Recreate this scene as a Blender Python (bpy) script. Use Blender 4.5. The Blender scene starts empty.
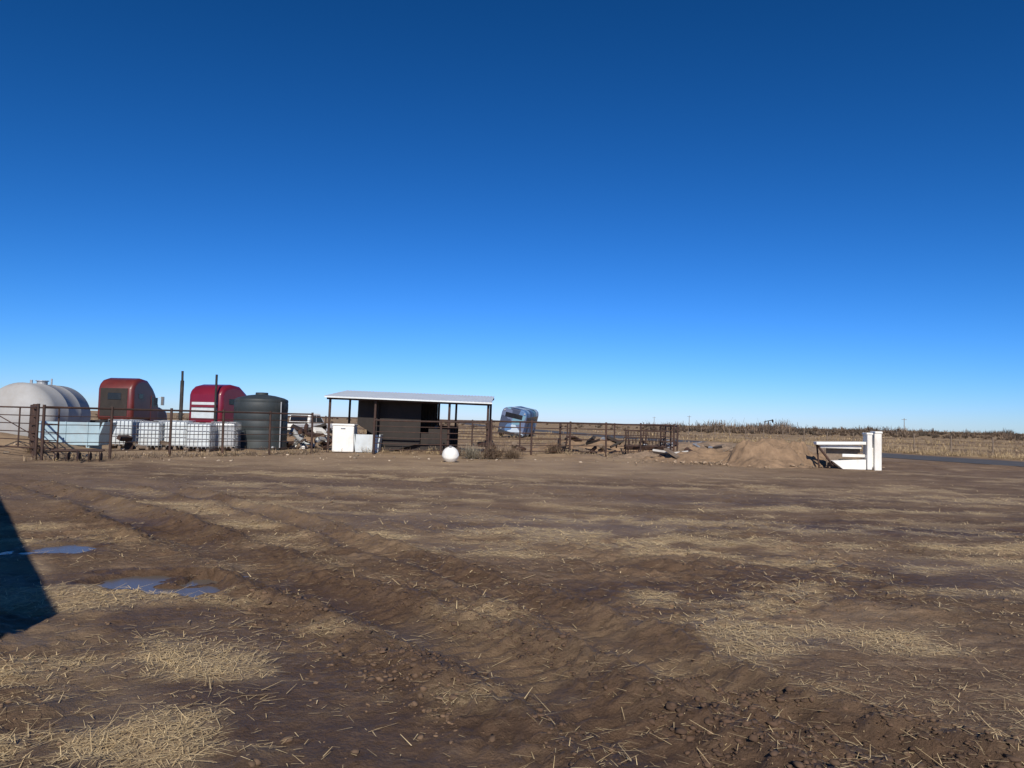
import bpy, math, random
import numpy as np
from mathutils import Vector, Matrix
R=math.radians
random.seed(7); rng=np.random.default_rng(11)
scene=bpy.context.scene
scene.view_settings.view_transform='Standard'
scene.view_settings.look='None'
scene.view_settings.exposure=0
EL=33.0
# ------------------------------------------------------------------ world / sun / camera
w=bpy.data.worlds.new("World"); scene.world=w; w.use_nodes=True
nt=w.node_tree; nt.nodes.clear()
out=nt.nodes.new('ShaderNodeOutputWorld'); bg=nt.nodes.new('ShaderNodeBackground')
sky=nt.nodes.new('ShaderNodeTexSky'); sky.sky_type='NISHITA'; sky.sun_disc=False
sky.sun_elevation=R(EL); sky.sun_rotation=R(180); sky.altitude=900
sky.air_density=0.9; sky.dust_density=0.25; sky.ozone_density=3.0
# colour grade of the sky: gain and power per channel
sepc=nt.nodes.new('ShaderNodeSeparateColor'); comb=nt.nodes.new('ShaderNodeCombineColor')
nt.links.new(sky.outputs[0],sepc.inputs[0])
for i,(g_,p_) in enumerate(((.68,2.0),(.80,1.38),(1.32,1.46))):
    a=nt.nodes.new('ShaderNodeMath'); a.operation='MULTIPLY'; a.inputs[1].default_value=.1; nt.links.new(sepc.outputs[i],a.inputs[0])
    b=nt.nodes.new('ShaderNodeMath'); b.operation='POWER'; b.inputs[1].default_value=p_; nt.links.new(a.outputs[0],b.inputs[0])
    c=nt.nodes.new('ShaderNodeMath'); c.operation='MULTIPLY'; c.inputs[1].default_value=g_*10; nt.links.new(b.outputs[0],c.inputs[0])
    nt.links.new(c.outputs[0],comb.inputs[i])
nt.links.new(comb.outputs[0],bg.inputs[0]); nt.links.new(bg.outputs[0],out.inputs[0])
bg.inputs[1].default_value=0.10
sl=bpy.data.lights.new("sun",'SUN'); sl.energy=5.0; sl.angle=R(0.5); sl.color=(1.0,0.93,0.82)
so=bpy.data.objects.new("sun",sl); scene.collection.objects.link(so); so.rotation_euler=(R(90-EL),0,0); so.location=(0,-20,30)
cd=bpy.data.cameras.new("camera"); cam=bpy.data.objects.new("camera",cd); scene.collection.objects.link(cam)
cd.sensor_width=36; cd.lens=26.0; cd.clip_end=8000; cd.clip_start=0.05
cam.matrix_world=Matrix.Translation((0,0,1.6))@Matrix.Rotation(R(90+2.86),4,'X')@Matrix.Rotation(R(1.43),4,'Z')
scene.camera=cam

# ------------------------------------------------------------------ numpy noise
def _h(xi,yi,s):
    h=(xi*374761393+yi*668265263+s*974634777)&0xffffffff
    h=((h^(h>>13))*1274126177)&0xffffffff
    h=h^(h>>16)
    return (h&0xffffff)/float(0xffffff)
def vn(x,y,s=0):
    x=np.asarray(x,float); y=np.asarray(y,float)
    xf=np.floor(x); yf=np.floor(y); xi=xf.astype(np.int64); yi=yf.astype(np.int64)
    u=x-xf; v=y-yf; u=u*u*(3-2*u); v=v*v*(3-2*v)
    a=_h(xi,yi,s); b=_h(xi+1,yi,s); c=_h(xi,yi+1,s); d=_h(xi+1,yi+1,s)
    return (a*(1-u)+b*u)*(1-v)+(c*(1-u)+d*u)*v
def fbm(x,y,s=0,o=4):
    t=0; a=0.5; n=0
    for i in range(o):
        t=t+a*vn(x*2**i+i*17.3,y*2**i-i*9.1,s+i*13); n+=a; a*=0.5
    return t/n
def ss(a,b,x):
    t=np.clip((x-a)/(b-a),0,1); return t*t*(3-2*t)
def polydist(x,y,pts):
    best=np.full(x.shape,1e9); arc=np.zeros(x.shape); L=0
    for (ax,ay),(bx,by) in zip(pts[:-1],pts[1:]):
        dx,dy=bx-ax,by-ay; l=math.hypot(dx,dy)
        t=np.clip(((x-ax)*dx+(y-ay)*dy)/(l*l),0,1)
        d=np.hypot(x-ax-t*dx,y-ay-t*dy); m=d<best
        best=np.where(m,d,best); arc=np.where(m,L+t*l,arc); L+=l
    return best,arc
def smooth(pts,n=3):
    for _ in range(n):
        q=[pts[0]]
        for a,b in zip(pts[:-1],pts[1:]):
            q+= [(a[0]*.75+b[0]*.25,a[1]*.75+b[1]*.25),(a[0]*.25+b[0]*.75,a[1]*.25+b[1]*.75)]
        q.append(pts[-1]); pts=q
    return pts
T1=smooth([(2.6,.5),(1.6,2.2),(.88,3.45),(-.23,5.4),(-2.9,8.1),(-7.3,13.1),(-11.9,17),(-24,22)],2)
T2=smooth([(4.6,1.2),(3.0,2.7),(1.5,4.2),(.35,6.5),(-1.9,9.4),(-6,14.6),(-10.6,18.8),(-22,24)],2)
T3=smooth([(-.8,1.5),(-1.5,3.3),(-2.7,4.7),(-4.0,6.4),(-8,11),(-14,15.5)],2)
T4=smooth([(-16,19.5),(-4,15),(4,12.5),(12,12),(22,15)],2)
T5=smooth([(-14,21.5),(-3,18),(6,15.5),(14,15),(24,19)],2)
T6=smooth([(12,5.2),(6.0,6.2),(2.5,7.4),(-1.0,10.6),(-5,17)],2)
ROADC=smooth([(60,2),(36,22),(27,37),(20,60),(8,110),(-20,300),(-60,900)],2)
PUD=[(-5.10,8.6,.36,.38),(-3.50,7.10,.34,.28),(-3.10,6.75,.42,.24),(-2.85,7.15,.16,.16),(-2.70,6.45,.24,.13)]
def pudmask(x,y):
    m=np.full(np.shape(x),-9.0)
    wx=x+(fbm(x*3,y*3,50,3)-.5)*.4+(fbm(x*9,y*9,51,3)-.5)*.22; wy=y+(fbm(x*3,y*3,60,3)-.5)*.5+(fbm(x*9,y*9,61,3)-.5)*.22
    for px,py,a,b in PUD:
        d=np.hypot((wx-px)/a,(wy-py)/b)
        m=np.maximum(m,1-d)
    return m   # >0 inside
def tracks(x,y):
    dep=0;wet=0;crumb=0;tan=0
    for T,s,wd in ((T1,1.0,1.3),(T2,.75,1.0),(T6,.35,.8)):
        d,a=polydist(x,y,T); wob=(fbm(x*.8,y*.8,77,3)-.5)*.35; d=(d+wob)/wd
        fade=.45+.8*ss(.35,.6,fbm(x*.5,y*.5,91,2)); s=s*fade
        g=np.exp(-(d/.19)**2)
        tread=np.sin(a*2*math.pi/.15+d*14)*ss(.4,.6,fbm(x*2,y*2,92,2))
        dep=dep-g*.052*s + np.exp(-((d-.36)/.10)**2)*.048*s*(.3+1.4*fbm(x*5,y*5,88,2)) + g*tread*.015*s
        wet=wet+np.clip(s,0,1)*ss(.8,.15,d); crumb=crumb+s*ss(.95,.25,d)*ss(.08,.22,d)
    d,a=polydist(x,y,T3); d=d+(fbm(x*.9,y*.9,79,3)-.5)*.3
    dep=dep-np.exp(-(d/.22)**2)*.03; tan=ss(.42,.1,d)
    for T in (T4,T5):
        d,a=polydist(x,y,T); d=d+(fbm(x*.5,y*.5,78,3)-.5)*.5
        dep=dep-np.exp(-(d/.2)**2)*.03; wet=wet+.6*ss(.7,.1,d)
    return dep,np.clip(wet,0,1),np.clip(crumb,0,1),tan
def hgt(x,y,full=False):
    x=np.asarray(x,float);y=np.asarray(y,float)
    r=np.hypot(x,y)
    near=ss(45,12,r)
    dep,wet,crumb,tan=tracks(x,y)
    h=(fbm(x*.25,y*.25,1,3)-.5)*.10*ss(60,20,r)
    h=h+(fbm(x*1.6,y*1.6,2,3)-.5)*.06*near
    rough=.45+1.5*ss(.45,.7,fbm(x*.6,y*.6,5,3))
    h=h+(fbm(x*7,y*7,3,3)-.5)*.042*near*rough
    h=h+(np.abs(fbm(x*13,y*13,9,2)-.5)*2)*.034*near*(.35+crumb*1.5)
    h=h+dep*ss(40,20,r)
    cl=np.exp(-(((x-1.32)/.42)**2+((y-4.42-.06*np.sin(x*6))/.09)**2)); h=h+cl*(.02+.11*fbm(x*12,y*12,31,3))
    cl2=np.exp(-(((x-.75)/.5)**2+((y-5.1)/.35)**2)); h=h-cl2*.05
    pm=pudmask(x,y); h=h*(1-ss(-.6,.1,pm))-.035*ss(-.25,.5,pm)+.012*ss(-1.2,-.5,pm)*ss(0,-.4,pm)
    h=h+.75*np.exp(-(((x+19.5)/2.8)**2+((y-27.5)/2.0)**2))*(.8+.4*fbm(x,y,8,3))
    h=h+.18*ss(.45,.8,fbm(x*.35,y*.5,12,3))*ss(30,34,y)*ss(75,50,r)
    far=ss(80,400,r); h=h+far*(fbm(x*.004,y*.004,21,3)-.45)*3.0
    rd,_=polydist(x,y,ROADC); h=h*ss(3.2,7,rd)
    if full: return h,wet,crumb,tan,pm,rd
    return h
def strawmask(x,y,wet):
    n=fbm(x*.45+3,y*1.1,101,4); n2=fbm(x*1.7,y*2.6,111,3)
    s=ss(.52,.67,n)*.7*ss(.4,.65,n2)
    nf=fbm(x*.20+9,y*.85,121,4); s=s+ss(.55,.66,nf)*.8*ss(7,11,y)*ss(.35,.6,n2)*ss(24,18,y)
    B=[(.75,4.75,.75,.28,1.6),(2.6,4.3,1.5,.15,1.4),(4.2,4.9,1.2,.18,.7),(-3.4,3.5,.9,.8,1.2),(-1.3,5.6,.7,.35,.7),(.0,5.9,.6,.35,.6),
       (2.2,12.2,2.6,.5,1.4),(9.5,10.2,3.5,.6,1.2),(-3.0,10.6,1.5,.3,.9),(5.5,7.2,1.6,.22,.8),(7,15,5,.5,.9),(-4,3.0,1.0,1.0,1.0),(3.6,6.0,1.2,.2,.7),
       (-6,20,6,.8,.6),(0,24,8,1.0,.7),(4.5,3.9,1.2,.25,.7),(-2.0,5.0,.4,.3,.6),(.2,8.9,1.2,.2,.6),(-.3,6.4,.6,.25,.6),(7.5,8.8,1.6,.25,.9),(3.2,3.6,.9,.18,.7)]
    wx=x+(n2-.5)*1.0; wy=y+(n-.5)*.8
    for bx,by,a,b,k in B:
        s=s+k*np.exp(-(((wx-bx)/a)**2+((wy-by)/b)**2))*ss(.30,.60,n2)
    s=s*(1-.88*wet)
    return np.clip(s,0,1)

# ------------------------------------------------------------------ materials
def newmat(name):
    m=bpy.data.materials.new(name); m.use_nodes=True; n=m.node_tree.nodes; l=m.node_tree.links
    return m,n,l,n['Principled BSDF']
def mat(name,col,rough=.6,metal=0,var=.35,scale=3.0,dirt=(.22,.16,.10),dirtamt=.3,bump=.0,coat=0):
    m,n,l,b=newmat(name)
    tc=n.new('ShaderNodeTexCoord')
    no=n.new('ShaderNodeTexNoise'); no.inputs['Scale'].default_value=scale; no.inputs['Detail'].default_value=8; no.inputs['Roughness'].default_value=.65
    l.new(tc.outputs['Object'],no.inputs['Vector'])
    cr=n.new('ShaderNodeValToRGB'); cr.color_ramp.elements[0].position=.3; cr.color_ramp.elements[1].position=.7
    cr.color_ramp.elements[0].color=(*[c*(1-var) for c in col],1); cr.color_ramp.elements[1].color=(*[min(1,c*(1+var*.4)) for c in col],1)
    l.new(no.outputs['Fac'],cr.inputs[0])
    n2=n.new('ShaderNodeTexNoise'); n2.inputs['Scale'].default_value=scale*.6; n2.inputs['Detail'].default_value=10; n2.inputs['Roughness'].default_value=.75
    mp=n.new('ShaderNodeMapping'); mp.inputs['Scale'].default_value=(1,1,.45); mp.inputs['Location'].default_value=(5,3,1)
    l.new(tc.outputs['Object'],mp.inputs[0]); l.new(mp.outputs[0],n2.inputs['Vector'])
    mr=n.new('ShaderNodeMapRange'); mr.inputs[1].default_value=.5; mr.inputs[2].default_value=.72; mr.inputs[3].default_value=0; mr.inputs[4].default_value=dirtamt
    l.new(n2.outputs['Fac'],mr.inputs[0])
    mx=n.new('ShaderNodeMixRGB'); l.new(mr.outputs[0],mx.inputs[0]); l.new(cr.outputs[0],mx.inputs[1]); mx.inputs[2].default_value=(*dirt,1)
    l.new(mx.outputs[0],b.inputs['Base Color']); b.inputs['Roughness'].default_value=rough; b.inputs['Metallic'].default_value=metal
    if coat: b.inputs['Coat Weight'].default_value=coat
    if bump:
        bp=n.new('ShaderNodeBump'); bp.inputs['Strength'].default_value=bump; bp.inputs['Distance'].default_value=.03
        n3=n.new('ShaderNodeTexNoise'); n3.inputs['Scale'].default_value=scale*6; n3.inputs['Detail'].default_value=6
        l.new(tc.outputs['Object'],n3.inputs['Vector']); l.new(n3.outputs['Fac'],bp.inputs['Height']); l.new(bp.outputs[0],b.inputs['Normal'])
    return m
M_rust=mat('rusty_pipe',(.05,.026,.019),.75,0,.4,4,(.14,.06,.03),.55)
M_dark=mat('dark_panel',(.024,.018,.015),.8,0,.4,2,(.06,.04,.027),.5)
M_white=mat('white_paint',(.76,.75,.71),.55,0,.1,2,(.42,.34,.25),.45,.2)
M_roof=mat('galvalume_roof',(.68,.72,.72),.4,.1,.12,1.5,(.5,.45,.4),.3)
M_tankgrey=mat('weathered_tank_paint',(.36,.36,.355),.75,0,.15,1.2,(.25,.21,.17),.45)
M_green=mat('dark_poly',(.032,.040,.043),.6,0,.25,1.5,(.12,.11,.10),.45)
M_tote=mat('tote_plastic',(.55,.60,.62),.45,0,.15,2.5,(.38,.34,.28),.45)
M_blue=mat('pale_blue_paint',(.33,.45,.51),.5,0,.2,1.5,(.36,.34,.31),.5)
M_galv=mat('galvanised',(.42,.43,.44),.45,.4,.2,5,(.2,.15,.12),.3)
M_red1=mat('maroon_paint',(.13,.022,.017),.4,0,.3,1.2,(.09,.05,.035),.5,0,.2)
M_red2=mat('crimson_paint',(.17,.009,.024),.35,0,.2,1.2,(.11,.045,.04),.3,0,.3)
M_glass=mat('dark_glass',(.012,.014,.018),.15,0,.1,1,(.1,.09,.08),.3)
M_black=mat('black_rubber',(.02,.02,.02),.8,0,.3,4,(.12,.09,.07),.5)
M_chrome=mat('dull_chrome',(.5,.5,.5),.3,.8,.2,3,(.15,.1,.08),.3)
M_soil=mat('soil',(.25,.165,.10),.95,0,.4,2.5,(.15,.095,.06),.6,.8)
M_rubble=mat('rubble',(.24,.17,.115),.95,0,.4,3,(.14,.09,.06),.6,.6)
M_wood=mat('weathered_wood',(.20,.15,.11),.9,0,.35,5,(.09,.07,.05),.5)
M_conc=mat('concrete',(.45,.43,.40),.85,0,.2,3,(.25,.2,.16),.4,.3)
def attrmat(name,rough=.85,trans=0):
    m,n,l,b=newmat(name); a=n.new('ShaderNodeAttribute'); a.attribute_name='col'
    l.new(a.outputs['Color'],b.inputs['Base Color']); b.inputs['Roughness'].default_value=rough; return m
M_attr=attrmat('fibres'); M_clod=attrmat('clod_soil',.95)
# bus paint
m,n,l,b=newmat('mural_paint'); tc=n.new('ShaderNodeTexCoord'); vo=n.new('ShaderNodeTexVoronoi'); vo.inputs['Scale'].default_value=1.9
nz=n.new('ShaderNodeTexNoise'); nz.inputs['Scale'].default_value=1.5; nz.inputs['Detail'].default_value=3
ad=n.new('ShaderNodeMixRGB'); ad.inputs[0].default_value=.45; l.new(tc.outputs['Object'],ad.inputs[1]); l.new(nz.outputs['Color'],ad.inputs[2]); l.new(tc.outputs['Object'],nz.inputs['Vector'])
l.new(ad.outputs[0],vo.inputs['Vector']); cr=n.new('ShaderNodeValToRGB'); cr.color_ramp.interpolation='CONSTANT'
sp=n.new('ShaderNodeSeparateColor'); l.new(vo.outputs['Color'],sp.inputs[0]); l.new(sp.outputs[0],cr.inputs[0])
E=cr.color_ramp.elements; E[0].position=0; E[0].color=(.07,.15,.30,1); E[1].position=.22; E[1].color=(.18,.29,.44,1)
for p,c in ((.42,(.03,.045,.09,1)),(.55,(.42,.50,.58,1)),(.72,(.10,.13,.22,1)),(.85,(.12,.25,.33,1))):
    e=E.new(p); e.color=c
l.new(cr.outputs[0],b.inputs['Base Color']); b.inputs['Roughness'].default_value=.6; M_bus=m

# ------------------------------------------------------------------ mesh helpers
class MB:
    def __init__(s): s.v=[]; s.f=[]
    def add(s,vs,fs):
        o=len(s.v); s.v+= [tuple(v) for v in vs]; s.f+=[tuple(i+o for i in f) for f in fs]
    def box(s,c,d,rot=None):
        hx,hy,hz=d[0]/2,d[1]/2,d[2]/2
        vs=[Vector((x,y,z)) for x in(-hx,hx) for y in(-hy,hy) for z in(-hz,hz)]
        if rot is not None: vs=[rot@v for v in vs]
        vs=[v+Vector(c) for v in vs]
        s.add(vs,[(0,1,3,2),(4,6,7,5),(0,4,5,1),(2,3,7,6),(0,2,6,4),(1,5,7,3)])
    def tube(s,p0,p1,r0,r1=None,n=8,cap=True):
        r1=r0 if r1 is None else r1; p0=Vector(p0);p1=Vector(p1); d=(p1-p0).normalized()
        a=Vector((0,0,1)) if abs(d.z)<.9 else Vector((1,0,0)); u=d.cross(a).normalized(); v=d.cross(u)
        vs=[]
        for p,r in((p0,r0),(p1,r1)):
            for i in range(n):
                t=2*math.pi*i/n; vs.append(p+u*math.cos(t)*r+v*math.sin(t)*r)
        fs=[(i,(i+1)%n,n+(i+1)%n,n+i) for i in range(n)]
        if cap: fs+=[tuple(range(n))[::-1],tuple(range(n,2*n))]
        s.add(vs,fs)
    def lathe(s,prof,n=32,mtx=None):
        vs=[];fs=[]
        for r,z in prof:
            for i in range(n):
                t=2*math.pi*i/n; p=Vector((r*math.cos(t),r*math.sin(t),z)); vs.append(mtx@p if mtx else p)
        for k in range(len(prof)-1):
            for i in range(n):
                a=k*n+i;b=k*n+(i+1)%n; fs.append((a,b,b+n,a+n))
        fs.append(tuple(range(n))[::-1]); fs.append(tuple(range((len(prof)-1)*n,len(prof)*n)))
        s.add(vs,fs)
    def extr(s,prof,x0,x1,axis='x'):
        n=len(prof); vs=[]
        for x in(x0,x1):
            for a,z in prof: vs.append((x,a,z) if axis=='x' else (a,x,z))
        fs=[(i,(i+1)%n,n+(i+1)%n,n+i) for i in range(n)]+[tuple(range(n))[::-1],tuple(range(n,2*n))]
        s.add(vs,fs)
    def obj(s,name,m,parent=None,smooth=False,bevel=0,seg=2):
        me=bpy.data.meshes.new(name); me.from_pydata(s.v,[],s.f); me.materials.append(m)
        import bmesh
        bm=bmesh.new(); bm.from_mesh(me); bmesh.ops.recalc_face_normals(bm,faces=bm.faces); bm.to_mesh(me); bm.free()
        if smooth:
            for p in me.polygons: p.use_smooth=True
            me.set_sharp_from_angle(angle=R(40))
        o=bpy.data.objects.new(name,me); scene.collection.objects.link(o)
        if bevel:
            b=o.modifiers.new('bevel','BEVEL'); b.width=bevel; b.segments=seg; b.limit_method='ANGLE'; b.angle_limit=R(30)
        if parent: o.parent=parent
        return o
def empty(name,loc=(0,0,0),rot=(0,0,0)):
    e=bpy.data.objects.new(name,None); e.empty_display_size=.3; scene.collection.objects.link(e); e.location=loc; e.rotation_euler=rot; return e
def npmesh(name,V,F,m,cols=None,smooth=False):
    me=bpy.data.meshes.new(name); k=F.shape[1]
    me.vertices.add(len(V)); me.vertices.foreach_set('co',V.astype(np.float32).ravel())
    me.loops.add(F.size); me.loops.foreach_set('vertex_index',F.astype(np.int32).ravel())
    me.polygons.add(len(F)); me.polygons.foreach_set('loop_start',np.arange(0,F.size,k,dtype=np.int32)); me.polygons.foreach_set('loop_total',np.full(len(F),k,dtype=np.int32))
    if smooth: me.polygons.foreach_set('use_smooth',np.ones(len(F),dtype=bool))
    me.update(calc_edges=True); me.validate()
    if cols is not None:
        a=me.attributes.new('col','FLOAT_COLOR','POINT'); c=np.ones((len(V),4),np.float32); c[:,:3]=cols; a.data.foreach_set('color',c.ravel())
    me.materials.append(m); o=bpy.data.objects.new(name,me); scene.collection.objects.link(o); return o
def H(x,y): return float(hgt(np.array([x]),np.array([y]))[0])

# ------------------------------------------------------------------ ground
def axis(fine0,fine1,st,lim,g):
    a=list(np.arange(fine0,fine1,st)); s=st;p=a[-1]
    while p<lim: s*=g; p+=s; a.append(p)
    return a
ys=axis(1.5,9.0,.028,4500,1.020)
back=[];p=1.5;s=.1
while p>-400: s*=1.25; p-=s; back.append(p)
ys=np.array(back[::-1]+ys)
xp=axis(0,7.0,.030,4500,1.022); xs=np.array([-a for a in xp[1:]][::-1]+xp)
X,Y=np.meshgrid(xs,ys); nx,ny=len(xs),len(ys); x=X.ravel();y=Y.ravel()
h,wet,crumb,tan,pm,rd=hgt(x,y,True)
straw=strawmask(x,y,wet)*ss(60,20,np.hypot(x,y)); 
wetp=np.maximum(wet*.9,ss(-1.4,-.2,pm))
wetp=np.maximum(wetp,.9*np.exp(-(((x-.9)/.9)**2+((y-5.3)/.6)**2)))
wetp=np.maximum(wetp,.8*ss(.43,.57,fbm(x*.22,y*.5,301,4))*ss(22,14,y))
idx=np.arange(nx*ny).reshape(ny,nx); F=np.stack([idx[:-1,:-1],idx[:-1,1:],idx[1:,1:],idx[1:,:-1]],-1).reshape(-1,4)
m,n,l,b=newmat('bare_ground')
def N(t): return n.new(t)
geo=N('ShaderNodeNewGeometry')
def noise(sc,det=6,ro=.6,vec=None,st=(1,1,1)):
    mp=N('ShaderNodeMapping'); mp.inputs['Scale'].default_value=st; l.new(geo.outputs['Position'],mp.inputs[0])
    t=N('ShaderNodeTexNoise'); t.inputs['Scale'].default_value=sc; t.inputs['Detail'].default_value=det; t.inputs['Roughness'].default_value=ro; l.new(mp.outputs[0],t.inputs['Vector']); return t.outputs['Fac']
def ramp(f,a,bb,lo=0,hi=1):
    r=N('ShaderNodeMapRange'); r.inputs[1].default_value=a; r.inputs[2].default_value=bb; r.inputs[3].default_value=lo; r.inputs[4].default_value=hi; l.new(f,r.inputs[0]); return r.outputs[0]
def mixc(f,a,c):
    q=N('ShaderNodeMixRGB'); 
    if isinstance(f,float): q.inputs[0].default_value=f
    else: l.new(f,q.inputs[0])
    for i,k in((1,a),(2,c)):
        if isinstance(k,tuple): q.inputs[i].default_value=(*k,1)
        else: l.new(k,q.inputs[i])
    return q.outputs[0]
def math2(op,a,c):
    q=N('ShaderNodeMath'); q.operation=op
    for i,k in((0,a),(1,c)):
        if isinstance(k,(int,float)): q.inputs[i].default_value=k
        else: l.new(k,q.inputs[i])
    q.use_clamp=True
    return q.outputs[0]
def attr(nm):
    a=N('ShaderNodeAttribute'); a.attribute_name=nm; return a.outputs['Fac']
soil=mixc(ramp(noise(.55,8,.62),.40,.60),(.112,.067,.039),(.205,.130,.078))
soil=mixc(ramp(noise(5,8,.7),.42,.70,0,.65),soil,(.255,.172,.108))
soil=mixc(ramp(noise(28,5,.7),.42,.62,0,.6),soil,(.080,.048,.030))
soil=mixc(ramp(noise(2.2,8,.7,st=(.35,1,1)),.54,.66,0,.6),soil,(.33,.23,.145))
soil=mixc(math2('MULTIPLY',attr('tan'),.8),soil,(.36,.265,.175))
wetc=mixc(ramp(noise(9,6,.7),.4,.65),(.060,.035,.021),(.112,.066,.039))
soil=mixc(math2('MULTIPLY',attr('wet'),ramp(noise(1.6,6,.6),.3,.6,.5,1)),soil,wetc)
f1=ramp(noise(22,4,.7,st=(1.2,9,1)),.50,.60); f2=ramp(noise(20,4,.7,st=(9,1.4,1)),.52,.62)
fib=math2('MAXIMUM',f1,f2)
sf=math2('MULTIPLY',attr('straw'),math2('ADD',math2('MULTIPLY',fib,.65),.33))
soil=mixc(sf,soil,(.56,.42,.245))
sp_=math2('MULTIPLY',ramp(noise(11,5,.75,st=(.5,1.6,1)),.60,.70),attr('near'))
soil=mixc(math2('MULTIPLY',sp_,.55),soil,(.44,.32,.19))
soil=mixc(math2('MULTIPLY',attr('pale'),ramp(noise(.5,8,.7),.3,.62,.25,.95)),soil,(.38,.27,.165))
past=mixc(ramp(noise(.06,8,.65),.4,.6),(.16,.10,.055),(.36,.25,.13))
past=mixc(ramp(noise(.9,6,.7),.45,.65,0,.7),past,(.44,.31,.17))
past=mixc(ramp(noise(.25,6,.8),.56,.66,0,.7),past,(.07,.05,.032))
soil=mixc(attr('past'),soil,past)
l.new(soil,b.inputs['Base Color'])
rr=N('ShaderNodeMapRange'); rr.inputs[3].default_value=.95; rr.inputs[4].default_value=.55; l.new(attr('wet'),rr.inputs[0]); l.new(rr.outputs[0],b.inputs['Roughness'])
b.inputs['Specular IOR Level'].default_value=.3
bp=N('ShaderNodeBump'); bp.inputs['Strength'].default_value=.95; bp.inputs['Distance'].default_value=.045
hh=math2('ADD',math2('MULTIPLY',noise(30,6,.75),.55),math2('MULTIPLY',noise(7,5,.6),.45)); l.new(hh,bp.inputs['Height']); l.new(bp.outputs[0],b.inputs['Normal'])
ground=npmesh('ground',np.stack([x,y,h],1),F,m,smooth=True)
r_=np.hypot(x,y)
pale=ss(19,27,y+(fbm(x*.3,y*.3,200,3)-.5)*6)*ss(16,4,x)*ss(70,45,y)*.9
pale=np.maximum(pale,.35*ss(.5,.7,fbm(x*.12,y*.4,205,3)))
past=np.maximum(ss(48,62,y+(fbm(x*.1,y*.1,210,3)-.5)*16),0)
rx=np.interp(y,[p[1] for p in ROADC],[p[0] for p in ROADC])
past=np.maximum(past,ss(4.0,6.0,x-rx+(fbm(x*.6,y*.6,212,3)-.5)*2)*(y>0))
for nm,vals in(('wet',wetp),('straw',straw),('tan',tan),('near',ss(30,10,r_)*(1-.7*wetp)),('pale',pale),('past',past)):
    a=ground.data.attributes.new(nm,'FLOAT','POINT'); a.data.foreach_set('value',np.clip(vals,0,1).astype(np.float32))

# puddles (silty water: mostly suspended mud with a soft sheen)
m,n,l,b=newmat('muddy_water'); b.inputs['Base Color'].default_value=(.115,.098,.085,1); b.inputs['Roughness'].default_value=.22; b.inputs['Specular IOR Level'].default_value=.12
mb=MB(); mb.box((-5.10,8.6,-.013),(1.1,1.3,.004)); mb.obj('puddle',m)
mb=MB(); mb.box((-3.22,6.8,-.013),(1.3,1.3,.004)); mb.obj('puddle',m)

# road
m_road=mat('asphalt',(.075,.07,.066),.85,0,.25,1.0,(.16,.12,.09),.6,.3)
V=[];Fq=[]
C=[c for c in smooth(ROADC,1)]
for i,c in enumerate(C):
    a=C[max(0,i-1)];d=C[min(len(C)-1,i+1)]; t=Vector((d[0]-a[0],d[1]-a[1])).normalized(); nrm=Vector((t.y,-t.x))
    for k in(-3.1,-1.0,1.0,3.1): V.append((c[0]+nrm.x*k,c[1]+nrm.y*k,.015))
for i in range(len(C)-1):
    for k in range(3): a=i*4+k; Fq.append((a,a+1,a+5,a+4))
mb=MB(); mb.v=V; mb.f=Fq; mb.obj('road',m_road)

# ------------------------------------------------------------------ straw litter (real blades)
def ribbons(P,D,Wd,L,col,lift=None):
    up=np.array([0,0,1.0]); side=np.cross(D,up); side/= (np.linalg.norm(side,axis=1,keepdims=True)+1e-6)
    side=side*Wd[:,None]/2
    a=P-side;b_=P+side;c=P+D*L[:,None]+side*.5;d=P+D*L[:,None]-side*.5
    V=np.stack([a,b_,c,d],1).reshape(-1,3); F=np.arange(len(V)).reshape(-1,4); C=np.repeat(col,4,axis=0)
    return V,F,C
NB=480000
yy=np.exp(rng.uniform(math.log(2.6),math.log(28),NB)); xx=rng.uniform(-1,1,NB)*(yy*.78+.6)
_,wet_b,_,_,pm_b,_=hgt(xx,yy,True); sm=strawmask(xx,yy,wet_b)
prob=(.055*ss(.35,.65,fbm(xx*1.1,yy*1.1,411,3))+.008+.62*sm**1.4)*(1-.55*wet_b)*(pm_b<-.15)*ss(30,14,yy)
keep=rng.random(NB)<prob; xx=xx[keep];yy=yy[keep]; K=len(xx)
az=rng.uniform(0,2*math.pi,K); tl=np.abs(rng.normal(0,.10,K)); L=rng.gamma(1.8,.028,K)+.015
L=np.minimum(L,.30)
D=np.stack([np.cos(az)*np.cos(tl),np.sin(az)*np.cos(tl),np.sin(tl)],1)
z=hgt(xx,yy)+.006+rng.random(K)*.012
hue=rng.random(K)[:,None]
col=np.array([.70,.54,.30])*(1-hue)+np.array([.46,.33,.17])*hue; col*=rng.uniform(.7,1.25,K)[:,None]
Wd=np.maximum(.0035,yy*.00085)*rng.uniform(.6,1.5,K)
V,Fb,Cc=ribbons(np.stack([xx,yy,z],1),D,Wd,L,col)
npmesh('straw_litter',V,Fb,M_attr,np.clip(Cc,0,1))
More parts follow.
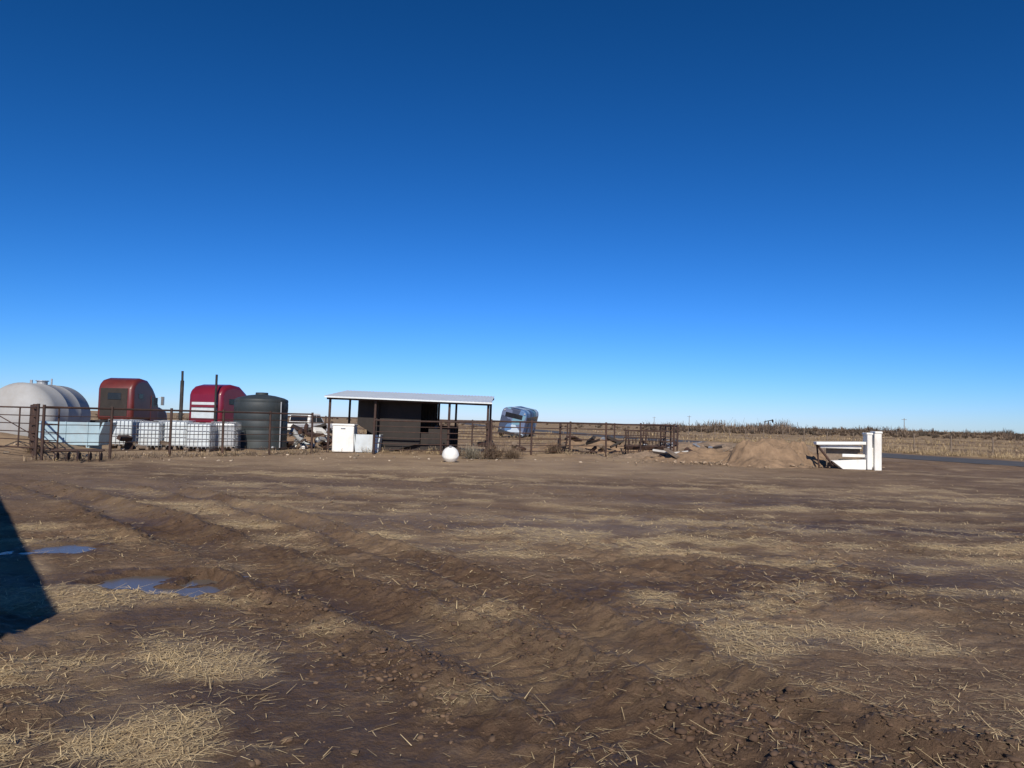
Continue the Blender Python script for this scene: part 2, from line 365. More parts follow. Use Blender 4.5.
# clods
ico_v=[];t=(1+5**.5)/2
for a in(-1,1):
    for b2 in(-t,t): ico_v+= [(0,a,b2),(a,b2,0),(b2,0,a)]
ico_v=np.array(ico_v)/math.hypot(1,t)
import bmesh
bm=bmesh.new()
for v in ico_v: bm.verts.new(v)
bmesh.ops.convex_hull(bm,input=bm.verts); bm.verts.ensure_lookup_table(); bm.verts.index_update()
IV=np.array([v.co[:] for v in bm.verts]); IF=np.array([[v.index for v in f.verts] for f in bm.faces]); bm.free()
def clods(name,px,py,pz,r,colr,m):
    K=len(px); ang=rng.uniform(0,6.28,K); ca,sa=np.cos(ang),np.sin(ang)
    V=np.repeat(IV[None],K,0)*rng.uniform(.55,1.35,(K,12,1))*r[:,None,None]*np.stack([rng.uniform(.7,1.5,K),rng.uniform(.7,1.5,K),rng.uniform(.4,.8,K)],1)[:,None,:]
    X=V[...,0]*ca[:,None]-V[...,1]*sa[:,None]; Y=V[...,0]*sa[:,None]+V[...,1]*ca[:,None]
    V=np.stack([X+px[:,None],Y+py[:,None],V[...,2]+pz[:,None]],-1).reshape(-1,3)
    F=(IF[None]+np.arange(K)[:,None,None]*12).reshape(-1,3)
    return npmesh(name,V,F,m,np.repeat(colr,12,axis=0))
NC=90000
yy=np.exp(rng.uniform(math.log(2.6),math.log(20),NC)); xx=rng.uniform(-1,1,NC)*(yy*.78+.6)
_,wb,crb,tb,pmb,_=hgt(xx,yy,True)
prob=(.010+.6*crb*ss(.4,.65,fbm(xx*1.3,yy*1.3,15,3))+.10*ss(.55,.72,fbm(xx*.6,yy*.6,5,3)))*(pmb<-.2)*(1-.8*tb)
kp=rng.random(NC)<prob; xx,yy,wb=xx[kp],yy[kp],wb[kp]
NE=420
xe=1.32+rng.normal(0,.24,NE); ye=4.42+rng.normal(0,.06,NE)+.06*np.sin(xe*6)
xx=np.concatenate([xx,xe]); yy=np.concatenate([yy,ye]); wb=np.concatenate([wb,np.ones(NE)*.9])
K=len(xx); r=rng.gamma(1.3,.005,K)+.003; r=np.minimum(r,.026)
cc=np.array([.15,.095,.058])*(1-wb[:,None])+np.array([.085,.050,.031])*wb[:,None]; cc=cc*rng.uniform(.75,1.25,K)[:,None]
clods('dirt_clods',xx,yy,hgt(xx,yy)+r*.1,r,cc,M_clod)

# ------------------------------------------------------------------ vegetation masses
def bushes(name,cx,cy,rad,nblade,wid,cols,tall=1.0,seedz=True):
    P=[];D=[];W_=[];L_=[];C_=[]
    for i in range(len(cx)):
        k=nblade; a=rng.uniform(0,2*math.pi,k); e=rng.uniform(.15,1.45,k); rr=rad[i]
        base=np.stack([cx[i]+rng.normal(0,.25,k)*rr,cy[i]+rng.normal(0,.25,k)*rr,np.zeros(k)],1)
        d=np.stack([np.cos(a)*np.cos(e),np.sin(a)*np.cos(e),np.sin(e)*tall],1); d/=np.linalg.norm(d,axis=1,keepdims=True)
        o=rng.random(k)*.6*rr
        base[:,2]=0; base=base+d*o[:,None]
        d2=d+rng.normal(0,.45,(k,3)); d2/=np.linalg.norm(d2,axis=1,keepdims=True); d2[:,2]=np.abs(d2[:,2])*.9
        P.append(base);D.append(d2);W_.append(wid[i]*rng.uniform(.5,1.4,k));L_.append(rr*rng.uniform(.35,.85,k)*tall)
        c=np.array(cols[rng.integers(len(cols))]); C_.append(c*rng.uniform(.6,1.35,(k,1)))
    P=np.concatenate(P); 
    zz=np.repeat(hgt(np.array(cx),np.array(cy)),nblade); P[:,2]+=zz-.02
    V,F,C=ribbons(P,np.concatenate(D),np.concatenate(W_),np.concatenate(L_),np.concatenate(C_))
    return npmesh(name,V,F,M_attr,np.clip(C,0,1))
browns=[(.15,.10,.065),(.20,.14,.09),(.11,.08,.055),(.24,.18,.11)]
darkb=[(.11,.075,.052),(.14,.10,.068),(.09,.07,.05),(.19,.135,.09)]
golds=[(.42,.31,.17),(.36,.26,.15),(.30,.22,.14)]
n_=1150; d=rng.uniform(170,420,n_); u=rng.uniform(.18,1.0,n_); bx=u*d; by=d
n2=300; d2=rng.uniform(150,500,n2); u2=rng.uniform(-1.0,.25,n2); bx=np.concatenate([bx,u2*d2]); by=np.concatenate([by,d2])
rad=np.concatenate([rng.gamma(6,.225,n_)*np.clip(d/240,.6,1.4)*(.4+1.1*fbm(u*14,d*0,400,3)),rng.gamma(5,.16,n2)])
bushes('distant_brush',bx,by,rad,70,np.maximum(.03,by*.0006),darkb)
n_=2600; d=np.exp(rng.uniform(math.log(44),math.log(150),n_)); u=rng.uniform(-.85,.95,n_); bx=u*d;by=d
rxx=np.interp(by,[p[1] for p in ROADC],[p[0] for p in ROADC]); k=(np.abs(bx-rxx)>5); bx,by=bx[k],by[k]
bushes('pasture_grass',bx,by,rng.uniform(.2,.5,len(bx)),14,np.maximum(.012,by*.0005),golds+[browns[1]],1.2)
n_=1300; by=rng.uniform(30,80,n_); rxx=np.interp(by,[p[1] for p in ROADC],[p[0] for p in ROADC]); bx=rxx+5+rng.gamma(1.5,1.8,n_)
bushes('verge_grass',bx,by,rng.uniform(.15,.42,n_),18,np.full(n_,.022),golds,1.3)
n_=360; t=rng.random(n_); bx=np.where(t<.4,-14.5+6.4*(t/.4),np.where(t<.65,-8.1+(t-.4)/.25*7.2,-.9+(t-.65)/.35*9.1))
by=np.where(t<.4,23+8.2*(t/.4),np.where(t<.65,32.6,32.5+(t-.65)/.35*4.3)); bx=bx+rng.normal(0,.5,n_);by=by+rng.normal(.4,.7,n_)
bushes('fence_weeds',bx,by,rng.uniform(.08,.3,n_),16,np.full(n_,.016),golds+browns,1.2)
for (sx,sy,sr) in ((-1.55,30.2,.6),(-.75,30.6,.7),(-2.3,31.5,.4),(.1,31.2,.55),(2.0,34.2,.55),(7.3,33.5,.5),(-16.3,25.5,.4)):
    bushes('dry_shrub',np.array([sx]),np.array([sy]),np.array([sr]),620,np.array([.012]),browns[:2]+[(.22,.19,.14)])

# ------------------------------------------------------------------ pipe fences
def fence(name,pts,hh,nr,step=2.4,pr=.045,rr=.022,top=.038,ext=0.0):
    e=empty(name,(pts[0][0],pts[0][1],0)); P=MB();Q=MB(); ox,oy=pts[0]
    for (ax,ay),(bx,by) in zip(pts[:-1],pts[1:]):
        L=math.hypot(bx-ax,by-ay); k=max(1,round(L/step))
        for i in range(k+1):
            if i==0 and (ax,ay)!=pts[0]: continue
            t=i/k; px=ax+(bx-ax)*t;py=ay+(by-ay)*t; g=H(px,py); lean=random.uniform(-.02,.02)
            P.tube((px-ox,py-oy,g-.3),(px-ox+lean,py-oy,hh+ext*(i%2)+random.uniform(0,.03)),pr,n=10)
        for j in range(nr):
            z=hh*(.16+.80*j/(nr-1)); r=top if j==nr-1 else rr
            for i in range(k):
                t0=i/k;t1=(i+1)/k; sg=random.uniform(-.015,.015)
                p0=(ax+(bx-ax)*t0-ox,ay+(by-ay)*t0-oy,z); p1=(ax+(bx-ax)*t1-ox,ay+(by-ay)*t1-oy,z)
                mid=tuple((p0[q]+p1[q])/2 for q in range(3)); mid=(mid[0],mid[1],mid[2]+sg)
                Q.tube(p0,mid,r,n=6,cap=False);Q.tube(mid,p1,r,n=6,cap=False)
    P.obj('posts',M_rust,e,True); Q.obj('rails',M_rust,e,True)
    return e
fence('pipe_fence',[(-14.5,23),(-8.3,31.0)],1.74,6,2.0,rr=.014)
fence('pipe_fence',[(-14.7,23.0),(-17.9,27.6)],1.75,6,1.3,rr=.02)
fence('pipe_fence',[(-5.9,32.0),(-3.0,32.0),(-.95,32.0)],1.55,6,2.4,rr=.018)
fence('pipe_fence',[(-.85,32.5),(8.1,36.8)],1.64,6,2.1,rr=.018,top=.045)
fence('pipe_fence',[(8.3,36.9),(9.3,46),(-14,44)],1.6,5,2.8)
fence('pipe_fence',[(2.3,34.4),(3.0,45)],1.55,5,2.8)
ge=empty('pipe_gate',(-14.4,23.6,0)); g=MB()
gd=Vector((-3.3,1.2,0)); 
for j in range(6): z=.35+j*.26; g.tube((0,0,z),tuple(gd+Vector((0,0,z))),.025 if j in(0,5) else .016,n=8)
for t_ in(0,.5,1): g.tube(tuple(gd*t_+Vector((0,0,.33))),tuple(gd*t_+Vector((0,0,1.67))),.025,n=8)
g.tube((0,0,.35),tuple(gd+Vector((0,0,1.65))),.016,n=6); g.obj('gate_frame',M_rust,ge,True)
# barbed wire fence beyond the road
we=empty('wire_fence',(0,0,0)); P=MB();Q=MB(); pr=None
yv=34
pts=[]
while yv<150:
    xv=np.interp(yv,[p[1] for p in ROADC],[p[0] for p in ROADC])+9.5; pts.append((float(xv),float(yv))); yv+=3.2
xv0=float(np.interp(34,[p[1] for p in ROADC],[p[0] for p in ROADC])+9.5)
pts=[(xv0+9,24.5),(xv0+6,28),(xv0+3,31)]+pts
for (a,c) in pts:
    g_=H(a,c); hh_=1.3+random.uniform(-.08,.15); P.tube((a,c,g_-.2),(a+random.uniform(-.05,.05),c,g_+hh_),.065,.05,7)
    if pr:
        for z_ in(.35,.65,.95,1.15): Q.tube((pr[0],pr[1],pr[2]+z_),(a,c,g_+z_),.006,n=4,cap=False)
    pr=(a,c,g_)
P.obj('posts',M_wood,we); Q.obj('wires',M_rust,we)

# ------------------------------------------------------------------ livestock shelter
se=empty('livestock_shelter',(-8.0,32.5,0),(0,R(.9),0)); LX=6.95; DY=4.0
fr=MB()
for x_ in(.0,2.0,5.25,LX):
    fr.tube((x_,0,-.2),(x_,0,2.36),.055,n=10)
for x_ in(.0,2.0,4.4,5.25,LX): fr.tube((x_,DY,-.2),(x_,DY,2.72),.055,n=10)
sl_=(2.75-2.38)/DY
fr.box((LX/2,0,2.40),(LX+.3,.07,.10)); fr.box((LX/2,DY,2.76),(LX+.3,.07,.10))
for i in range(5):
    x_=.0+i*LX/4; fr.tube((x_,-.25,2.43),(x_,DY+.2,2.43+sl_*(DY+.45)),.04,n=6)
fr.box((LX/2,DY/2,2.64),(LX+.3,.05,.05))
fr.obj('pipe_frame',M_rust,se,True)
ro=MB(); nn=46; vs=[];fs=[]
for i in range(nn*4+1):
    x_=-.2+i*(LX+.35)/(nn*4); zz=.03*(abs((i%4)-2)/2)
    for y_ in(-.35,DY+.3):
        vs.append((x_,y_,2.50+sl_*(y_+.0)+zz))
    for y_ in(DY+.3,-.35): vs.append((x_,y_,2.494+sl_*(y_+.0)+zz))
for i in range(nn*4):
    a=i*4
    for k in range(4): fs.append((a+k,a+(k+1)%4,a+4+(k+1)%4,a+4+k))
ro.add(vs,fs); ro.obj('corrugated_roof',M_roof,se)
ro=MB(); ro.box((LX/2,-.345,2.455),(LX+.35,.02,.06)); ro.obj('eave_trim',M_roof,se)
wl=MB()
def corr(mbq,x0,x1,y_,z0,z1,st=.15):
    k=int((x1-x0)/st*2); vs=[];fs=[]
    for i in range(k+1):
        xx_=x0+(x1-x0)*i/k; yy_=y_+(.018 if i%2 else 0); vs+=[(xx_,yy_,z0),(xx_,yy_,z1)]
    for i in range(k): fs.append((2*i,2*i+2,2*i+3,2*i+1))
    mbq.add(vs,fs)
corr(wl,.9,4.35,DY-.08,.1,2.68); corr(wl,4.35,5.4,DY-.08,.05,1.35)
wl.box((2.0,2.3,1.25),(.03,3.3,2.3)); wl.box((4.4,3.1,.7),(.03,1.7,1.3))
wl.obj('dark_sheet_walls',M_dark,se)
pn=MB()
pn.box((3.3,1.2,.55),(2.2,.04,.9)); pn.box((4.75,1.15,.65),(1.0,.04,1.15))
pn.obj('feed_bunk_panels',M_dark,se)
pp=MB(); pp.extr([(1.75,.1),(2.5,.1),(3.9,.55),(3.9,2.45),(2.05,2.38),(1.05,2.38),(1.05,1.3),(1.75,.9)],.9,.94,'y'); pp.obj('slanted_partition',M_dark,se)
te_=empty('white_chest_freezer',(-7.38,33.0,0)); q=MB(); q.box((0,0,.62),(.95,.75,1.15)); q.obj('cabinet',M_white,te_,bevel=.05)
q=MB(); q.box((0,-.0,1.245),(.99,.79,.09)); q.obj('lid',M_white,te_,bevel=.02)
q=MB(); q.box((0,-.41,1.1),(.2,.04,.03)); q.obj('handle',M_galv,te_)
te_=empty('white_water_trough',(-6.35,33.1,0)); q=MB()
q.extr([(-.5,.05),(.5,.05),(.6,.85),(.54,.85),(.45,.12),(-.45,.12),(-.54,.85),(-.6,.85)],-.35,.35,'y'); q.box((-0,-.36,.45),(.98,.03,.78)); q.obj('basin',M_tote,te_,bevel=.01)

# ------------------------------------------------------------------ tanks
e=empty('steel_storage_tank',(-21.6,34.0,1.30),(0,0,R(8)))
q=MB(); mt=Matrix.Rotation(R(-90),4,'X')
r=1.45; prof=[(.01,-2.45),(.5,-2.42),(.95,-2.30),(1.25,-2.12),(1.40,-1.93),(r,-1.75),(r,-.6),(r+.012,-.58),(r+.012,-.52),(r,-.5),(r,.7),(r+.012,.72),(r+.012,.78),(r,.8),(r,1.75),(1.40,1.93),(1.25,2.12),(.95,2.30),(.5,2.42),(.01,2.45)]
q.lathe(prof,48,mt); q.obj('shell',M_tankgrey,e,True)
q=MB(); q.tube((0,0,1.38),(0,0,1.58),.22,n=16); q.tube((0,0,1.58),(0,0,1.62),.27,n=16); q.tube((0,.9,1.4),(0,.9,1.75),.04); q.tube((0,-1.0,1.4),(0,-1.0,1.6),.06); q.obj('fittings',M_galv,e)
q=MB(); 
for y_ in(-1.2,1.2): q.box((0,y_,-1.2),(2.2,.25,.5))
q.obj('saddles',M_conc,e)
e=empty('poly_water_tank',(-11.55,34.2,0)); q=MB(); prof=[(1.17,0),(1.19,.05)]
for i in range(5):
    z0=.1+i*.42; prof+=[(1.19,z0),(1.19,z0+.32),(1.178,z0+.36),(1.178,z0+.40)]
prof+=[(1.19,2.22),(1.17,2.30),(1.0,2.38),(.6,2.48),(.28,2.52),(.28,2.60),(.26,2.62),(.01,2.63)]
q.lathe(prof,48); q.obj('shell',M_green,e,True)
q=MB(); q.tube((.9,-.85,.15),(.9,-1.0,.15),.05); q.tube((1.1,-.6,2.2),(1.1,-.6,.1),.03); q.obj('outlet_pipes',M_galv,e)

def tote(x_,y_,rz,m_,w_=1.05,hh_=1.2,z0=0):
    e=empty('caged_liquid_tote',(x_,y_,H(x_,y_)+z0),(0,0,R(rz)))
    q=MB(); q.box((0,0,.15+(hh_-.15)/2),(w_-.08,.92,hh_-.2)); q.obj('bottle',m_,e,bevel=.08,seg=3)
    q=MB(); q.tube((0,0,hh_-.05),(0,0,hh_+.03),.12,n=14); q.obj('cap',M_black,e)
    q=MB()
    k=6
    for i in range(k+1):
        a=-w_/2+w_*i/k
        for yy_ in(-.5,.5): q.tube((a,yy_,.12),(a,yy_,hh_),.011,n=5)
    for i in range(6):
        a=-.5+i/5
        for xx_ in(-w_/2,w_/2): q.tube((xx_,a,.12),(xx_,a,hh_),.011,n=5)
    for j in range(4):
        z=.2+(hh_-.2)*j/3
        for yy_ in(-.5,.5): q.tube((-w_/2,yy_,z),(w_/2,yy_,z),.012,n=5)
        for xx_ in(-w_/2,w_/2): q.tube((xx_,-.5,z),(xx_,.5,z),.012,n=5)
    q.obj('cage',M_galv,e)
    q=MB()
    for xx_ in(-.42,0,.42): q.box((xx_,0,.06),(.12,1.0,.12))
    q.obj('pallet',M_wood,e)
for i,(px,dd_) in enumerate(((128,31.5),(157,31.0),(181,31.3),(204,31.1),(228,32.0))):
    tote((px-512)/740*dd_,dd_,random.uniform(-8,8),M_tote if i!=4 else M_galv,1.0,1.22-.05*(i%2))
tote(-15.9,34.5,8,M_tote); 
e=empty('pale_blue_stock_tank',(-17.0,29.0,0),(0,0,R(6))); q=MB()
q.extr([(-1.25,.25),(1.0,.25),(1.3,1.15),(1.22,1.15),(.93,.33),(-1.17,.33),(-1.3,1.15),(-1.38,1.15)],-.6,.6,'y'); q.box((-.1,-.6,.70),(2.45,.03,.88)); q.obj('basin',M_blue,e,bevel=.015)
q=MB(); 
for a in(-.9,-.1,.7): q.box((a,0,.12),(.12,1.1,.25)); q.box((a,-.63,.7),(.05,.03,.9))
q.obj('ribs_and_feet',M_blue,e)

# ------------------------------------------------------------------ semi truck cabs
def truck(px,d,yaw,mp,topz,rearpanel,low=False):
    X_=(px-512)/740*d
    e=empty('semi_truck',(X_,d,0),(0,0,R(yaw)))
    s=topz/3.95
    q=MB(); W2=1.22
    q.extr([(0,1.0*s),(0,3.15*s),(.12,3.5*s),(.45,3.78*s),(1.1,3.95*s),(1.9,3.85*s),(2.6,3.35*s),(2.95,2.95*s),(3.45,2.15*s),(3.5,1.0*s)],-W2,W2); q.obj('sleeper_cab',mp,e,True,bevel=.25,seg=4)
    q=MB(); q.extr([(3.4,.9),(3.4,2.1*s),(4.3,2.0*s),(5.1,1.75*s),(5.35,1.45*s),(5.4,.8)],-.85,.85); q.obj('hood',mp,e,True,bevel=.15,seg=3)
    q=MB(); q.box((0,5.43,1.2),(1.1,.08,.9)); q.box((0,5.5,.6),(2.4,.2,.35)); q.obj('grille_and_bumper',M_chrome,e,bevel=.03)
    q=MB(); 
    rot=Matrix.Rotation(math.atan2(.5,.8)*1,3,'X')
    q.box((0,3.24,2.58*s),(2.1,.03,.85),rot)
    for sx in(-1,1): q.box((sx*(W2+.004),2.75,2.35*s),(.03,.8,.62)); q.box((sx*(W2+.004),1.0,2.7*s),(.03,.5,.35))
    q.obj('windows',M_glass,e,bevel=.02)
    q=MB()
    if low: q.box((0,-.012,2.05*s),(1.85,.03,1.15*s))
    else: q.box((-.05,-.012,2.25*s),(1.85,.03,1.9*s))
    q.obj('rear_panel',rearpanel,e,bevel=.08)
    if not low:
        q=MB(); q.box((0,-.04,2.65*s),(.9,.03,.45)); q.obj('rear_window',M_glass,e,bevel=.03)
    q=MB()
    for sx in(-1,1):
        q.box((sx*(W2+.006),2.75,1.55*s),(.02,.95,1.1)); q.tube((sx*(W2+.02),2.3,1.9*s),(sx*(W2+.02),2.3,2.8*s),.02)
    q.obj('door_panels',mp,e,bevel=.01)
    q=MB()
    for sx in(-1,1):
        q.box((sx*(W2+.28),3.3,2.45*s),(.18,.12,.6)); q.tube((sx*W2,3.25,2.7*s),(sx*(W2+.28),3.3,2.7*s),.02)
    q.obj('mirrors',M_chrome,e)
    q=MB(); q.box((0,-1.2,.85),(.9,5.0,.28)); q.box((0,2.8,.85),(.88,3.9,.26)); q.obj('chassis',M_dark,e)
    q=MB()
    for sx in(-1,1):
        for yy_,wd in((4.5,.3),(-1.4,.6),(-2.7,.6)):
            q.tube((sx*(1.2),yy_,.5),(sx*(1.2-wd),yy_,.5),.5,n=24)
    q.obj('wheels',M_black,e,True,bevel=.04)
    q=MB()
    for sx in(-1,1): q.tube((sx*1.0,.4,.75),(sx*1.0,2.4,.75),.32,n=20)
    q.obj('fuel_tanks',M_chrome,e,True)
    return e,s
e,s_=truck(115,49,-3,M_red1,3.85,M_dark)
e2,s2=truck(205,46,-16,M_red2,3.45,M_tote,True)
q=MB()
q.tube((-1.42,-.35,1.0),(-1.42,-.35,3.6),.11,n=12); q.tube((-1.42,-.35,3.6),(-1.42,-.37,4.2),.07,n=12)
q.tube((1.0,-.25,1.0),(1.0,-.25,4.0),.07,n=12); q.obj('exhaust_stacks',M_black,e2,True)
q=MB(); q.box((0,-.06,2.05),(1.9,.03,.16)); q.obj('stripe',M_red2,e2)

# ------------------------------------------------------------------ white pickup behind the pens
def pickup(px,d,yaw,body):
    e=empty('pickup_truck',((px-512)/740*d,d,0),(0,0,R(yaw)))
    q=MB(); q.extr([(-2.6,.45),(-2.65,.95),(-2.6,1.05),(2.2,1.08),(2.6,.95),(2.7,.5)],-.95,.95); q.obj('lower_body',body,e,True,bevel=.07,seg=3)
    q=MB(); q.extr([(-.75,1.06),(-.62,1.68),(-.4,1.78),(.65,1.76),(1.35,1.10)],-.82,.82); q.obj('cab',body,e,True,bevel=.09,seg=3)
    q=MB()
    for sx in(-1,1): q.extr([(-.5,1.16),(-.42,1.62),(.1,1.64),(.1,1.16)],sx*.80,sx*.835); q.extr([(.2,1.16),(.2,1.64),(.6,1.62),(1.05,1.16)],sx*.80,sx*.835)
    q.box((0,-.70,1.42),(1.35,.04,.42),Matrix.Rotation(R(-12),3,'X')); q.box((0,1.03,1.45),(1.4,.04,.6),Matrix.Rotation(R(46),3,'X')); q.obj('windows',M_glass,e)
    q=MB(); q.box((0,-1.65,1.10),(1.6,1.6,.06)); q.box((0,-2.72,.55),(1.8,.14,.2)); q.box((0,2.76,.55),(1.8,.14,.22)); q.obj('bed_and_bumpers',M_black,e,bevel=.02)
    q=MB()
    for sx in(-1,1):
        for yy_ in(-1.7,1.75): q.tube((sx*.98,yy_,.38),(sx*.72,yy_,.38),.38,n=22)
    q.obj('wheels',M_black,e,True,bevel=.04)
    q=MB()
    for sx in(-1,1): q.box((sx*.86,-2.66,.85),(.12,.04,.26))
    q.obj('tail_lights',M_red2,e)
pickup(306,52,-18,M_white)

# ------------------------------------------------------------------ bus
e=empty('mural_bus',(-.2,72,-.2),(R(2),R(12),R(-10)))
W2=1.25
q=MB(); prof=[(-W2,.55),(-W2,2.5),(-1.15,2.85),(-.85,3.05),(.85,3.05),(1.15,2.85),(W2,2.5),(W2,.55)]
q.extr(prof,0,8,'y'); q.obj('body',M_bus,e,True,bevel=.08,seg=3)
q=MB(); q.box((0,-.01,2.35),(1.7,.05,.45))
for i in range(7): 
    for sx in(-1,1): q.box((sx*(W2+.003),.9+i*1.03,2.15),(.03,.8,.62))
q.obj('windows',M_glass,e,bevel=.02)
q=MB(); q.box((0,-.12,.6),(2.4,.2,.3)); q.obj('bumper',M_black,e,bevel=.03)
q=MB(); 
for sx in(-1,1):
    for yy_ in(1.6,6.6): q.tube((sx*1.27,yy_,.5),(sx*.95,yy_,.5),.5,n=20)
q.obj('wheels',M_black,e,True)
q=MB()
for sx in(-1,1): q.tube((sx*1.0,-.03,.95),(sx*1.0,-.08,.95),.1,n=12); q.tube((sx*1.0,-.03,2.75),(sx*1.0,-.07,2.75),.08,n=12)
q.obj('lights',M_galv,e)

# ------------------------------------------------------------------ white ball, white chute
e=empty('white_ball_float',(-2.22,27.6,H(-2.22,27.6)+.27)); q=MB()
prof=[(max(.01,.31*math.sin(math.pi*i/20)),-.31*math.cos(math.pi*i/20)) for i in range(21)]
prof=prof[:10]+[(.318,-.02),(.318,.02)]+prof[11:]
q.lathe(prof,36,Matrix.Rotation(R(25),4,'X')); q.obj('ball',M_white,e,True); q=MB(); q.tube((0,-.12,.27),(0,-.14,.33),.05,n=12); q.obj('valve',M_galv,e)

e=empty('white_loading_ramp',(13.18,29.6,0),(0,0,R(-6)))
q=MB()
q.box((1.03,0,.72),(.20,.5,1.40)); q.box((1.38,.12,.72),(.28,.55,1.50)); q.box((1.20,.12,.5),(.16,.30,.8))
q.box((1.03,0,1.44),(.26,.54,.10)); q.box((1.40,.12,1.50),(.30,.60,.10))
q.obj('end_uprights',M_white,e,bevel=.04,seg=3)
q=MB(); q.box((-.04,0,1.04),(1.90,.42,.12),Matrix.Rotation(R(-1.5),3,'Y')); q.box((.0,.02,.90),(1.6,.10,.14)); q.obj('top_beam',M_white,e,bevel=.02)
q=MB(); q.extr([(-.40,.34),(.90,.42),(.90,.02),(.02,.02)],-.22,.20,'y'); q.box((.5,-.02,.56),(.9,.06,.12)); q.obj('lower_wedge',M_white,e,bevel=.02)
q=MB(); q.tube((-.95,0,1.0),(-.30,-.05,.15),.045); q.tube((-.85,.25,1.0),(-.75,.25,.02),.035); q.obj('brace_pipes',M_rust,e)
q=MB(); q.box((.2,.35,.45),(1.3,.05,.8)); q.obj('shade_stand_in_board',M_wood,e)  # brown board added to stand in for the dark shadow under the beam

# ------------------------------------------------------------------ mounds & rubble
def mound(name,cx,cy,rx_,ry_,hh_,m_,sd,rough=.25,pk=0.0):
    k=120; u=np.linspace(-1.35,1.35,k); A,B=np.meshgrid(u,u); a=A.ravel();b_=B.ravel()
    wr=(fbm(a*2+sd,b_*2,sd,3)-.5)*.7; rr_=np.hypot(a,b_)+wr
    z=ss(1.12,pk,rr_)*hh_*(1-rough+2*rough*fbm(a*4,b_*4+sd,sd+1,4))+ (fbm(a*12,b_*12,sd+2,4)-.5)*.20*ss(1.1,.8,rr_)-.06*ss(.9,1.1,rr_)
    idx=np.arange(k*k).reshape(k,k); F=np.stack([idx[:-1,:-1],idx[:-1,1:],idx[1:,1:],idx[1:,:-1]],-1).reshape(-1,4)
    return npmesh(name,np.stack([cx+a*rx_,cy+b_*ry_,z],1),F,m_,smooth=True)
mound('dirt_mound',10.7,30.7,2.2,1.5,.98,M_soil,5,.35,.1)
mound('dirt_mound',11.8,31.2,1.8,1.2,.92,M_soil,45,.35,.1)
mound('dirt_mound',9.0,33.0,3.0,1.7,.55,M_soil,9,.5)
mound('dirt_mound',6.9,34.6,2.4,1.2,.35,M_rubble,66,.5)
mound('dirt_mound',13.4,33.0,2.6,1.3,.5,M_soil,15,.4)
mound('dirt_mound',5.0,41.0,4.5,1.8,.55,M_soil,19,.4)
mound('dirt_mound',15.5,47,9,2.5,.6,M_rubble,25,.5)
mound('dirt_mound',-13,40.0,5,2.0,.5,M_soil,29,.4)
n_=480; xx=rng.normal(9.6,2.0,n_);yy=rng.normal(31.4,1.2,n_); r=rng.gamma(1.6,.018,n_)+.012
cc=np.array([.25,.18,.12])*rng.uniform(.5,1.8,n_)[:,None]; clods('rubble_stones',xx,yy,hgt(xx,yy)+r*.5+.05,r,np.clip(cc,0,.8),M_clod)
n_=350; xx=rng.uniform(-18,16,n_); yy=rng.uniform(24,31.5,n_)-0; r=rng.gamma(2,.013,n_)+.012
k=yy>(23+ (xx+14.5)*.4); xx,yy,r=xx[k],yy[k],r[k]
cc=np.array([.33,.26,.19])*rng.uniform(.5,1.5,len(xx))[:,None]; clods('yard_stones',xx,yy,hgt(xx,yy)+r*.3,r,np.clip(cc,0,.8),M_clod)
def scrap(cx,cy,rad,k,hh_,mats):
    e=empty('scrap_pile',(cx,cy,0))
    for j,m_ in enumerate(mats):
        q=MB()
        for i in range(k):
            a=random.uniform(-rad,rad);c=random.uniform(-rad*.5,rad*.5); z=random.uniform(.05,hh_)
            rt=Matrix.Rotation(random.uniform(-.6,.6),3,'X')@Matrix.Rotation(random.uniform(-.5,.5),3,'Y')@Matrix.Rotation(random.uniform(0,3),3,'Z')
            if random.random()<.6: q.box((a,c,z),(random.uniform(.3,1.1),random.uniform(.05,.4),random.uniform(.03,.18)),rt)
            else:
                dv=rt@Vector((random.uniform(.3,.9),0,0)); q.tube((a,c,z),(a+dv.x,c+dv.y,z+dv.z),random.uniform(.02,.14),n=10)
        q.obj(['boards','sheets','pipes','drums'][j%4],m_,e,bevel=.005)
scrap(-9.9,35.5,1.2,8,1.0,[M_wood,M_rust,M_white,M_galv])
scrap(-9.4,37.5,1.5,8,1.0,[M_rust,M_dark,M_tote])
scrap(4.0,38.5,1.6,7,.8,[M_rust,M_wood,M_dark])
scrap(8.6,45.5,3.2,6,.6,[M_wood,M_rust,M_galv])
scrap(13.0,43,2.5,5,.6,[M_wood,M_dark,M_galv])
scrap(-.6,35.5,1.0,6,.6,[M_rust,M_wood])
scrap(-15.0,31,1.0,5,.6,[M_wood,M_rust])
scrap(8.0,33.0,1.5,5,.45,[M_wood,M_rust,M_conc])
e=empty('rusty_feed_rack',(6.9,38.2,0)); q=MB()
for a in(-.9,0,.9):
    for c in(-.4,.4): q.tube((a,c,0),(a,c,1.25),.03)
for c in(-.4,.4):
    for z in(.5,.9,1.25): q.tube((-1.0,c,z),(1.0,c,z),.025)
for i in range(12): a=-.95+i*.17; q.tube((a,-.4,1.2),(a,0,.55),.012,n=5); q.tube((a,.4,1.2),(a,0,.55),.012,n=5)
q.extr([(-.42,.5),(.42,.5),(.3,.28),(-.3,.28)],-1.0,1.0); q.obj('rack_frame',M_rust,e)
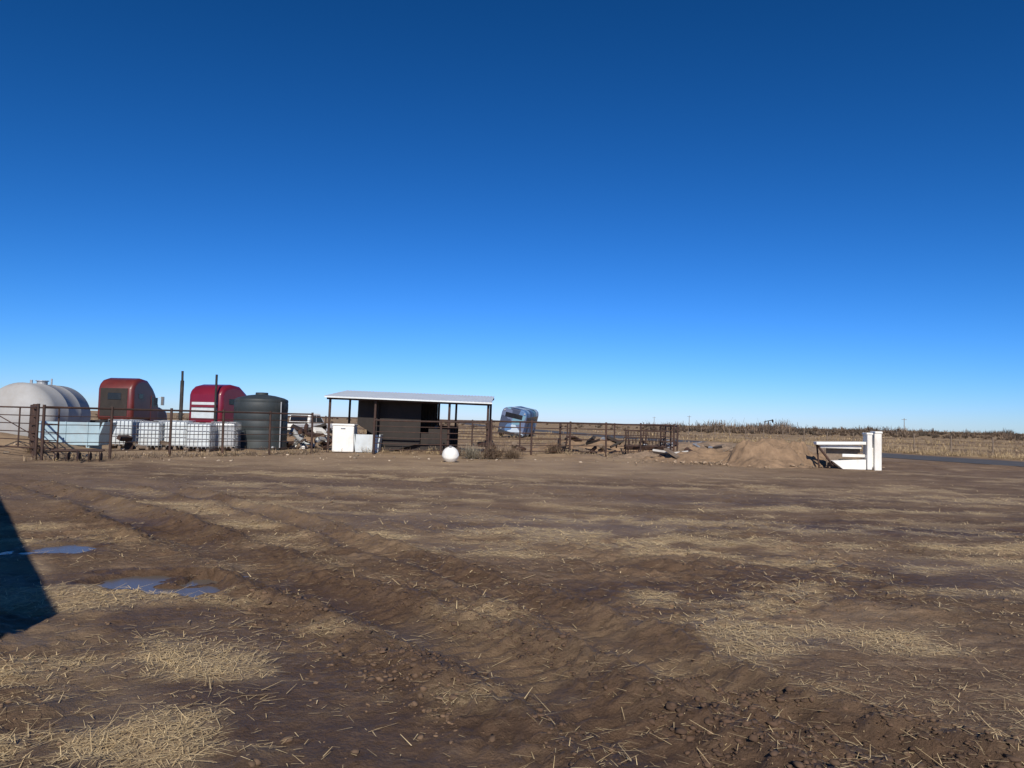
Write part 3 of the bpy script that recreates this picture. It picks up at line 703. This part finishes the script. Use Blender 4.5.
# disc harrow in front of the left fence
e=empty('disc_harrow',(-13.35,22.9,H(-13.35,22.9)),(0,0,R(24))); q=MB()
q.tube((-.7,0,.33),(.7,0,.33),.03); q.tube((-.7,.6,.33),(.7,.6,.33),.03); q.tube((-.4,0,.33),(-.4,.6,.33),.025); q.tube((.4,0,.33),(.4,.6,.33),.025); q.tube((0,0,.33),(.1,-.8,.12),.025)
for i in range(5):
    for yy_,sg in((0,1),(.6,-1)):
        a=-.6+i*.3; dv=Matrix.Rotation(R(12*sg),3,'Z')@Vector((.012,0,0)); q.tube((a,yy_,.13),(a+dv.x,yy_+dv.y,.13),.13,n=18)
for i in range(5):
    a=-.6+i*.3; q.tube((a,0,.33),(a,0,.13),.012,n=6); q.tube((a,.6,.33),(a,.6,.13),.012,n=6)
q.obj('frame_and_discs',M_rust,e)
# pumpjack
e=empty('pumpjack',(139,400,0),(0,0,R(25))); q=MB()
for a,c in((-1,-1),(1,-1),(-1,1),(1,1)): q.tube((a*1.2,c*.8,0),(0,0,4.9),.12)
q.box((0,0,5.1),(5.4,.35,.4),Matrix.Rotation(R(-9),3,'Y')); q.extr([(2.7,6.0),(3.3,5.7),(3.5,4.9),(3.1,4.1),(2.7,4.9)],-.3,.3,'y')
q.box((-2.4,0,3.6),(.2,.2,2.8)); q.box((-2.3,0,1.8),(1.4,.6,1.0)); q.tube((3.4,0,5.0),(3.4,0,0),.05); q.box((-1.1,0,.3),(6,1.6,.5)); q.obj('pump_frame',M_dark,e)
for (px,d) in ((690,330),(905,260),(655,420)):
    e=empty('utility_pole',((px-512)/740*d,d,0)); q=MB(); q.tube((0,0,-.5),(0,0,6.0),.14,.09); q.box((0,0,5.5),(1.8,.12,.12)); q.obj('pole_and_crossarm',M_wood,e)

# ------------------------------------------------------------------ shed beside the camera (only its shadow reaches the view)
e=empty('metal_shed',(-3.5,.9,0)); a=Vector((-.6,.8,0)); bb=Vector((-.8,-.6,0)); q=MB()
c=[Vector((0,0,0)),a*10,a*10+bb*6,bb*6]; hs_=3.2
q.add([tuple(v) for v in c]+[tuple(v+Vector((0,0,hs_))) for v in c],[(0,1,5,4),(1,2,6,5),(2,3,7,6),(3,0,4,7)]); q.obj('sheet_walls',M_tankgrey,e)
q=MB(); cc_=[v+Vector((0,0,hs_+.002)) for v in c]; q.add([tuple(v) for v in cc_]+[tuple(v+Vector((0,0,.04))) for v in cc_],[(0,1,2,3),(4,5,6,7),(0,1,5,4),(1,2,6,5),(2,3,7,6),(3,0,4,7)]); q.obj('flat_roof',M_roof,e)
q=MB(); nrm=Vector((.8,.6,0))*.02; q.add([tuple(a*3+nrm),tuple(a*6+nrm),tuple(a*6+nrm+Vector((0,0,2.6))),tuple(a*3+nrm+Vector((0,0,2.6)))],[(0,1,2,3)]); q.obj('roller_door',M_white,e)
